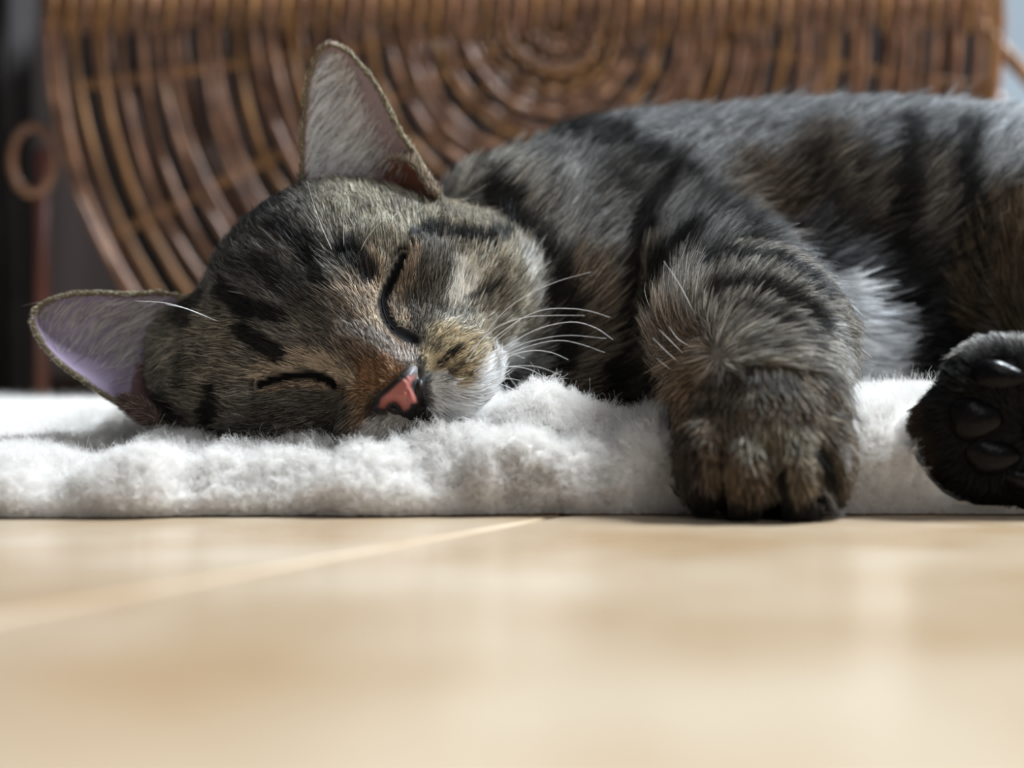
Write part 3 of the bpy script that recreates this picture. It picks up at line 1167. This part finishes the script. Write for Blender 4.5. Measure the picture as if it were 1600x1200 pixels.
def surface_at(px, py, y0=0.385, y1=0.60):
    """depth at which the coat begins in the direction of each pixel"""
    px = np.asarray(px, float); py = np.asarray(py, float)
    y = np.full(px.shape, y0)
    hit = np.zeros(px.shape, bool)
    for _ in range(int((y1 - y0) / 0.0006)):
        P = np.stack([(px - 800) / FOC * y, y, CAM_Z - (py - 600) / FOC * y], 1)
        d = sample_field(P)
        hit |= d < 0
        y = np.where(hit, y, y + 0.0006)
        if hit.all(): break
    return y


# ------------------------------------------------------------------ nose leather
def build_nose():
    n = 90
    gx, gy = np.meshgrid(np.linspace(570, 676, n), np.linspace(562, 664, n), indexing='ij')
    x, y = gx.ravel(), gy.ravel()
    dep = surface_at(x, y)
    D = dep.reshape(n, n)
    for _ in range(6):
        D[1:-1, 1:-1] = (D[1:-1, 1:-1] * 2 + D[:-2, 1:-1] + D[2:, 1:-1] + D[1:-1, :-2] + D[1:-1, 2:]) / 6
    dep = D.ravel()
    din = in_poly(x, y, NOSE_OUT)
    dout = poly_dist(x, y, NOSE_OUT + NOSE_OUT[:1])
    sd = np.where(din, dout, -dout)                      # pixels inside the outline
    lift = np.clip(sd / 8, -1, 1)
    rel = 0.0010 * lift
    n1, n2 = poly_dist(x, y, NOSTRIL_1), poly_dist(x, y, NOSTRIL_2)
    rel -= 0.0030 * np.exp(-(n1 / 6.5) ** 2) + 0.0030 * np.exp(-(n2 / 7.0) ** 2)
    crease = poly_dist(x, y, [(636, 612), (640, 630), (650, 650)])
    rel -= 0.0006 * np.exp(-(crease / 3.0) ** 2)
    dd = dep - rel
    V = np.stack([(x - 800) / FOC * dd, dd, CAM_Z - (y - 600) / FOC * dd], 1)
    pin = in_poly(x, y, PINK)
    pd = poly_dist(x, y, np.vstack([PINK, PINK[:1]]))
    a = np.clip(0.5 + np.where(pin, pd, -pd) / 5.0, 0, 1)
    tip = np.exp(-(np.hypot(x - 648, y - 579) / 11) ** 2)
    col_ = np.array((0.016, 0.013, 0.013)) * (1 - a)[:, None] + np.array((0.31, 0.10, 0.08)) * a[:, None]
    col_ = col_ * (1 - tip * .85)[:, None] + np.array((0.17, 0.16, 0.165)) * (tip * .85)[:, None]  # blue-grey shine on the nose tip, mixed into its colour
    keep = (sd > -4).reshape(n, n)
    faces = []
    for i in range(n - 1):
        for j in range(n - 1):
            if keep[i, j] and keep[i + 1, j] and keep[i, j + 1] and keep[i + 1, j + 1]:
                faces.append((i * n + j, i * n + j + 1, (i + 1) * n + j + 1, (i + 1) * n + j))
    used = np.unique(np.array(faces).ravel())
    remap = np.full(n * n, -1); remap[used] = np.arange(len(used))
    faces = [tuple(int(remap[q]) for q in f) for f in faces]
    o = mesh_obj('nose', V[used], faces, M_nose, CAT)
    c = o.data.color_attributes.new('coat', 'FLOAT_COLOR', 'POINT')
    c.data.foreach_set('color', np.concatenate([col_[used], np.ones((len(used), 1))], 1).astype(np.float32).ravel())
    o['label'] = 'pink nose with black edges'


build_nose()

# closed eyes: dark lid seams
for sl_, wid in ((SLIT_L, 5.2), (SLIT_R, 4.6)):
    q = smooth_line(sl_, 40)
    dep = surface_at(q[:, 0], q[:, 1]) + 0.0014
    s_ = np.linspace(0, 1, 40)
    P = np.stack([W(a, b, c) for (a, b), c in zip(q, dep)])
    v, f = tube(P, wid * .36 * .43 / FOC * (0.25 + 0.75 * np.sin(math.pi * (0.08 + 0.84 * s_))), 8)
    mesh_obj('eyelid', v, f, M_lid, CAT)['label'] = 'closed black eyelid seam'

# sole pads of the hind foot
def pad(px, py, rx, ry, ang, hgt, y):
    bm = bmesh.new()
    bmesh.ops.create_uvsphere(bm, u_segments=28, v_segments=18, radius=1.0)
    s = y / FOC
    a = math.radians(ang)
    c = W(px, py, y)
    for v in bm.verts:
        x, yy, z = v.co
        k = 1 + 0.10 * math.sin(3 * math.atan2(z, x) + px)
        x *= rx * s * k; z *= ry * s * k; yy *= hgt
        v.co = (c[0] + x * math.cos(a) + z * math.sin(a), c[1] + yy, c[2] - x * math.sin(a) + z * math.cos(a))
    m_ = bpy.data.meshes.new('paw_pad')
    bm.to_mesh(m_); bm.free()
    m_.polygons.foreach_set('use_smooth', [True] * len(m_.polygons))
    return link('paw_pad', m_, [M_pad], CAT)


PADS = [(1560, 588, 44, 25, 6), (1522, 655, 42, 34, 0), (1546, 712, 46, 30, 10), (1602, 750, 46, 22, 8), (1668, 660, 66, 52, 0)]
for a in PADS:
    yy = float(surface_at([a[0]], [a[1]], .372)[0])
    pad(*a, 0.0038, yy + 0.0012)


# ------------------------------------------------------------------ fur
HEAD_C = (636, 606)
GUIDES = {
    'body': [(700, 260, .35, -.9), (760, 330, .5, -.85), (850, 300, .5, -.85), (850, 420, .55, -.6), (880, 540, .6, -.3), (900, 220, .7, -.6),
             (1000, 250, .7, -.6), (1000, 400, .55, -.75), (980, 520, .5, -.6), (1060, 380, .6, -.6), (1150, 200, .8, -.45), (1150, 320, .8, -.5),
             (1300, 200, .75, -.55), (1300, 320, .7, -.6), (1300, 420, .85, -.3), (1310, 510, .8, .25), (1400, 400, .6, -.5), (1500, 200, .65, -.6),
             (1500, 350, .55, -.7), (1420, 520, .8, .1), (1580, 450, .6, -.4), (1600, 250, .7, -.6), (1900, 400, .9, 0), (1050, 600, .6, .3)],
    'arm': [(1050, 500, -.55, -.75), (1070, 560, -.75, -.25), (1090, 440, .1, -.95), (1150, 420, .35, -.9), (1230, 420, .7, -.55), (1150, 480, .35, -.75),
            (1200, 500, .75, -.25), (1280, 500, .85, .2), (1170, 560, .8, .15), (1240, 570, .85, .3), (1100, 600, -.3, .55), (1170, 620, .4, .6), (1280, 620, .5, .8)],
    'paw': [(1090, 660, -.3, .8), (1150, 680, 0, 1), (1200, 690, .1, 1), (1280, 680, .45, .8), (1100, 750, -.2, 1), (1160, 750, 0, 1), (1240, 750, .1, 1), (1300, 740, .5, .8)],
    'hind': [(1440, 650, -1, 0), (1480, 560, -.6, -.7), (1560, 530, -.3, -.9), (1620, 530, -.1, -1), (1470, 730, -.7, .6), (1560, 780, -.2, 1), (1700, 420, .6, -.4)],
}


def build_fur():
    c = CV[CT].mean(1)
    tl = lab[CT[:, 0]]
    tn = CN[CT].mean(1)
    tin = inner[CT].sum(1) >= 2
    px, py = to_px(c)
    dens = np.zeros(len(CT))
    for nm, v in (('body', 3.4e6), ('head', 8.5e6), ('arm', 6.5e6), ('paw', 6e6), ('hind', 3.5e6), ('earL', 9e6), ('earR', 9e6), ('earL_flap', 7e6), ('earR_flap', 7e6)):
        dens[tl == LABELS.index(nm)] = v
    dens[tin & (tl == LABELS.index('earL'))] = 2.6e6
    dens[tin & (tl == LABELS.index('earR'))] = 1.1e6
    view = c - np.array((0, 0, CAM_Z)); view /= np.linalg.norm(view, axis=1)[:, None]
    fac = -(view * tn).sum(1)
    dens *= np.where(fac < -0.25, 0.22, 1.0)
    dens *= np.where((px > 1650) | (px < -50), 0.2, 1.0)
    dens *= np.where((c[:, 2] < 0.020) & (tl == 0), 0.2, 1.0)
    # bare skin: nose leather, pads, seam of the lids
    nose = in_poly(px, py, NOSE_OUT) & (tl == 1) & (tn[:, 1] < 0)
    dens[nose] = 0
    for a in PADS:
        q = ((px - a[0]) / (a[2] * .92)) ** 2 + ((py - a[1]) / (a[3] * .92)) ** 2 < 1
        dens[q & (tl == LABELS.index('hind')) & (c[:, 1] < .43)] = 0
    idx, bary = tri_sample(CV, CT, dens, rng)
    tv = CT[idx]
    P = (CV[tv] * bary[:, :, None]).sum(1)
    N = (CN[tv] * bary[:, :, None]).sum(1); N /= np.linalg.norm(N, axis=1)[:, None] + 1e-9
    L = lab[tv[:, 0]]
    I = inner[tv].sum(1) >= 2
    EU = ear_u[tv[:, 0]]; ET = ear_t[tv[:, 0]]
    n = len(P)
    px, py = to_px(P)
    isl = lambda *q: np.isin(L, [LABELS.index(v) for v in q])
    # flow of the coat
    fl = np.zeros((n, 2))
    h = isl('head')
    hx, hy = px - HEAD_C[0], py - HEAD_C[1]
    r = np.hypot(hx, hy) + 1e-6
    fl[h, 0] = hx[h] / r[h]; fl[h, 1] = hy[h] / r[h]
    # forehead leans more straight up the brow, crown towards the ears
    for nm, gl in GUIDES.items():
        m = isl(nm)
        if not m.any(): continue
        g = np.array(gl, float)
        d2 = (px[m][:, None] - g[None, :, 0]) ** 2 + (py[m][:, None] - g[None, :, 1]) ** 2 + 300
        w = 1 / d2 ** 1.5
        w /= w.sum(1)[:, None]
        fl[m] = w @ g[:, 2:4]
    m = isl('earL', 'earL_flap')
    fl[m] = (0.12, -1.0)
    fl[m & I] = np.stack([0.75 - 0.15 * ET, -0.35 - 0.55 * EU], 1)[m & I]
    m = isl('earR', 'earR_flap')
    fl[m] = (-1.0, -0.05)
    fl[m & I] = np.stack([-0.75 + 0.45 * ET, 0.45 + 0.4 * ET], 1)[m & I]
    fl /= np.linalg.norm(fl, axis=1)[:, None] + 1e-9
    D = np.stack([fl[:, 0], np.zeros(n), -fl[:, 1]], 1)
    # sideways drift so that the coat bends smoothly over the flanks
    D += 0.25 * vnoise3(P, 70, 60) + 0.16 * vnoise3(P, 320, 70) + 0.10 * rng.normal(size=(n, 3))
    T = D - (D * N).sum(1)[:, None] * N
    T /= np.linalg.norm(T, axis=1)[:, None] + 1e-9
    lng = np.zeros(n); lift = np.zeros(n); rad = np.zeros(n)
    for nm, a, b, cc in (('body', .0135, .42, 6.2e-5), ('head', .0052, .32, 5.6e-5), ('arm', .0078, .34, 5.4e-5), ('paw', .0052, .34, 6.2e-5), ('hind', .0042, .35, 6e-5),
                         ('earL', .0017, .30, 3.4e-5), ('earR', .0017, .30, 3.4e-5), ('earL_flap', .0026, .35, 4e-5), ('earR_flap', .0030, .4, 3.6e-5)):
        m = isl(nm)
        lng[m] = a; lift[m] = b; rad[m] = cc
    am_ = isl('arm')
    lng[am_] *= np.interp(py[am_], [540, 630], [1, .68])
    # head: short near the nose, longer on the cheek ruff
    lng[h] *= np.interp(r[h], [0, 40, 90, 200, 300, 380], [.35, .45, .62, 1.0, 1.15, 1.2])
    ruff = h & (px > 770) & (py > 380)
    lng[ruff] *= 1.5
    wp = h & (np.hypot(px - 708, py - 567) < 42)
    lng[wp] *= .75
    muz = h & (py > 590) & (px > 660)
    lng[muz] *= 1.4; lift[muz] += .1
    lid = np.minimum(poly_dist(px, py, SLIT_L), poly_dist(px, py, SLIT_R))
    lng[h] *= np.interp(lid[h], [0, 7, 20], [.28, .5, 1])
    lift[h] *= np.interp(lid[h], [0, 7, 20], [.4, .6, 1])
    # ear linings carry long pale hair near the inner edge
    mL = isl('earL') & I
    mR = isl('earR') & I
    kL = mL & (EU < 0.62 + 0.1 * rng.normal(size=n)) & (ET < .86)
    kR = mR & (EU < 0.60 + 0.1 * rng.normal(size=n)) & (ET < .93)
    lng[mL] = .0018; lift[mL] = .25
    lng[mR] = .0016; lift[mR] = .25
    lng[kL] = .0105 * (1 - 0.45 * ET[kL]); lift[kL] = .34; rad[kL] = 6.4e-5
    lng[kR] = .0105 * (1 - 0.4 * ET[kR]); lift[kR] = .34; rad[kR] = 5.6e-5
    # soft belly fur at the painted highlight, guard hairs behind the wrist
    gd = isl('arm') & (px < 1085) & (py < 600) & (rng.random(n) < .30)
    lng[gd] *= 1.75; lift[gd] += .12
    lng[isl('hind') & (P[:, 1] > .44)] = .012
    hr = isl('hind') & (P[:, 1] < .44) & (py < 560)
    lng[hr] *= 1.25; lift[hr] += .25
    bel = isl('body') & (px > 1250) & (px < 1400) & (py > 440)
    lng[bel] *= 1.15
    lng *= 0.7 + 0.6 * rng.random(n)
    stray = rng.random(n) < 0.025
    lng[stray & isl('body', 'arm', 'head')] *= 1.45
    lift[stray] += .18
    lift *= 0.7 + 0.6 * rng.random(n)
    K = 5
    s = np.linspace(0, 1, K)
    d0 = T + N * (lift * 1.7)[:, None]; d0 /= np.linalg.norm(d0, axis=1)[:, None]
    d1 = T + N * (lift * 0.35)[:, None]; d1 /= np.linalg.norm(d1, axis=1)[:, None]
    pts = np.zeros((n, K, 3)); pts[:, 0] = P - N * 0.0004
    for k in range(1, K):
        t = s[k] - 0.5 / (K - 1)
        pts[:, k] = pts[:, k - 1] + (d0 * (1 - t) + d1 * t) * (lng / (K - 1))[:, None]
    # tufts: neighbours lean together
    tuft = vnoise3(P, 420, 80) * 0.10 + vnoise3(P, 170, 90) * 0.10
    pts += tuft[:, None, :] * (lng[:, None] * s[None, :] ** 1.5)[:, :, None]
    # strands gather into pointed tufts
    cl = np.arange(n); tuft_id = np.zeros(n, int)
    off = 0
    for m, dn in ((isl('head'), 1.15e6), (isl('body'), 3.2e5), (isl('arm', 'paw', 'hind'), 7e5), (isl('earL', 'earR', 'earL_flap', 'earR_flap') & I, 5e5)):
        ii = np.nonzero(m)[0]
        a, b = clump_of(P[ii], dn)
        cl[ii] = ii[a]
        tuft_id[ii] = b + 1 + off
        off = tuft_id.max()
    same = (T * T[cl]).sum(1) > 0.5
    pull = np.where(same, 0.55 + 0.25 * rng.random(n), 0.0)
    pts = pts + (pts[cl] - pts) * (pull[:, None] * s[None, :] ** 1.3)[:, :, None]
    tuft_tone = rng.normal(size=off + 1)[tuft_id]
    # colour
    base, dark = coat(P, L, I, EU, ET)
    base[kL] = (0.84, 0.83, 0.82); base[kR] = (0.60, 0.56, 0.53)
    edge = isl('earL', 'earR') & ~I
    base[edge] = np.array((0.40, 0.33, 0.23))
    tick = rng.random(n)
    streak = vnoise(P, 380, 99) * .5 + vnoise(P, 150, 98) * .5
    bright = np.where(tick + 0.22 * tuft_tone < 0.50, 1.9, 0.34) * np.exp(0.28 * tuft_tone) * (1 + 0.35 * streak)
    pale = base.max(1) > 0.5
    blk = base.max(1) < 0.03
    bright = np.where(pale, 0.9 + 0.15 * tick, bright)
    bright = np.where(blk, 1.0, bright)
    bright = np.where((kL | kR), np.where(tick + .2 * tuft_tone < .22, 0.34, 1.08), bright)
    lum = base.mean(1, keepdims=True)
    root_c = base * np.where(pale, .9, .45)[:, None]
    mid_c = base * bright[:, None]
    grey = mid_c * 0.75 + 0.25 * mid_c.mean(1, keepdims=True)
    tip_dark = (rng.random(n) < 0.32) & ~pale
    tip_c = np.where(tip_dark[:, None], base * 0.25, grey * 1.12)
    ks = s[None, :, None]
    w_mid = np.clip(ks / 0.5, 0, 1)
    w_tip = np.clip((ks - 0.5) / 0.4, 0, 1)
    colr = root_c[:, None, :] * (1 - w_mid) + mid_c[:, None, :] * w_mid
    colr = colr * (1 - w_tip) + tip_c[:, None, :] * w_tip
    colr = np.clip(colr, 0.004, 0.92)
    rr = rad[:, None] * np.array((0.9, 1.0, 0.95, 0.75, 0.25))[None, :] * (0.8 + 0.4 * rng.random(n))[:, None]
    print('fur strands', n)
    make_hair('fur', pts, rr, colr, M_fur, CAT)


build_fur()


# ------------------------------------------------------------------ whiskers, each a hair of its own
def whisker(poly, y_tip=None, r=0.00013, mat=None, lab_=None):
    q = smooth_line(poly, 18)
    y0 = float(surface_at([poly[0][0]], [poly[0][1]])[0])
    s_ = np.linspace(0, 1, 18)
    yt = y0 - 0.012 if y_tip is None else y_tip
    dep = y0 + 0.0005 + (yt - y0) * s_
    P = np.stack([W(a, b, c) for (a, b), c in zip(q, dep)])
    v, f = tube(P, r * (1 - 0.75 * s_ ** 1.5), 6)
    o = mesh_obj('whisker', v, f, mat or M_whisker, CAT)
    if lab_: o['label'] = lab_


for poly in ([(722, 575), (775, 500), (820, 463), (870, 440), (923, 425)],
             [(735, 560), (800, 507), (845, 485), (890, 482), (925, 487), (953, 496)],
             [(738, 572), (800, 535), (843, 513), (893, 503), (930, 512), (958, 531)],
             [(728, 555), (775, 512), (820, 496), (860, 493), (913, 493)],
             [(742, 585), (800, 545), (843, 530), (890, 524), (947, 529)],
             [(738, 592), (785, 558), (830, 540), (870, 532), (905, 537), (945, 551)],
             [(745, 600), (790, 560), (830, 548), (862, 551), (888, 562)],
             [(742, 600), (770, 578), (805, 572), (840, 573), (876, 586)],
             [(735, 610), (770, 578), (800, 573), (827, 577), (848, 588)],
             [(742, 612), (775, 594), (800, 592), (822, 598)],
             [(740, 618), (770, 600), (790, 603), (812, 614)],
             [(730, 570), (760, 545), (790, 520), (812, 500)],
             [(735, 585), (765, 562), (795, 552), (820, 560)]):
    whisker(poly, r=0.00012 + 0.00003 * random.random())
whisker([(716, 545), (740, 530), (765, 518), (790, 508)], r=0.00012, mat=M_whisker_dark, lab_='black whisker')
whisker([(704, 575), (735, 560), (770, 545)], r=0.0001, mat=M_whisker_dark, lab_='black whisker')
for poly in ([(521, 396), (505, 360), (492, 325), (480, 283)], [(537, 390), (537, 350), (539, 318)], [(560, 398), (575, 370), (597, 345), (620, 332)],
             [(345, 505), (310, 489), (262, 474), (210, 470)], [(350, 505), (320, 494), (290, 482), (258, 475)]):
    whisker(poly, y_tip=float(surface_at([poly[0][0]], [poly[0][1]])[0]) - 0.016, r=0.00011, lab_='long eyebrow whisker')
# stiff hairs behind the near wrist
for poly in ([(1085, 545), (1060, 530), (1045, 510)], [(1075, 560), (1045, 530), (1030, 515)], [(1070, 575), (1040, 548), (1020, 528)], [(1065, 585), (1045, 575), (1026, 560)], [(1090, 500), (1062, 445), (1037, 408)]):
    whisker(poly, y_tip=float(surface_at([poly[0][0]], [poly[0][1]])[0]) - 0.004, r=0.00011)
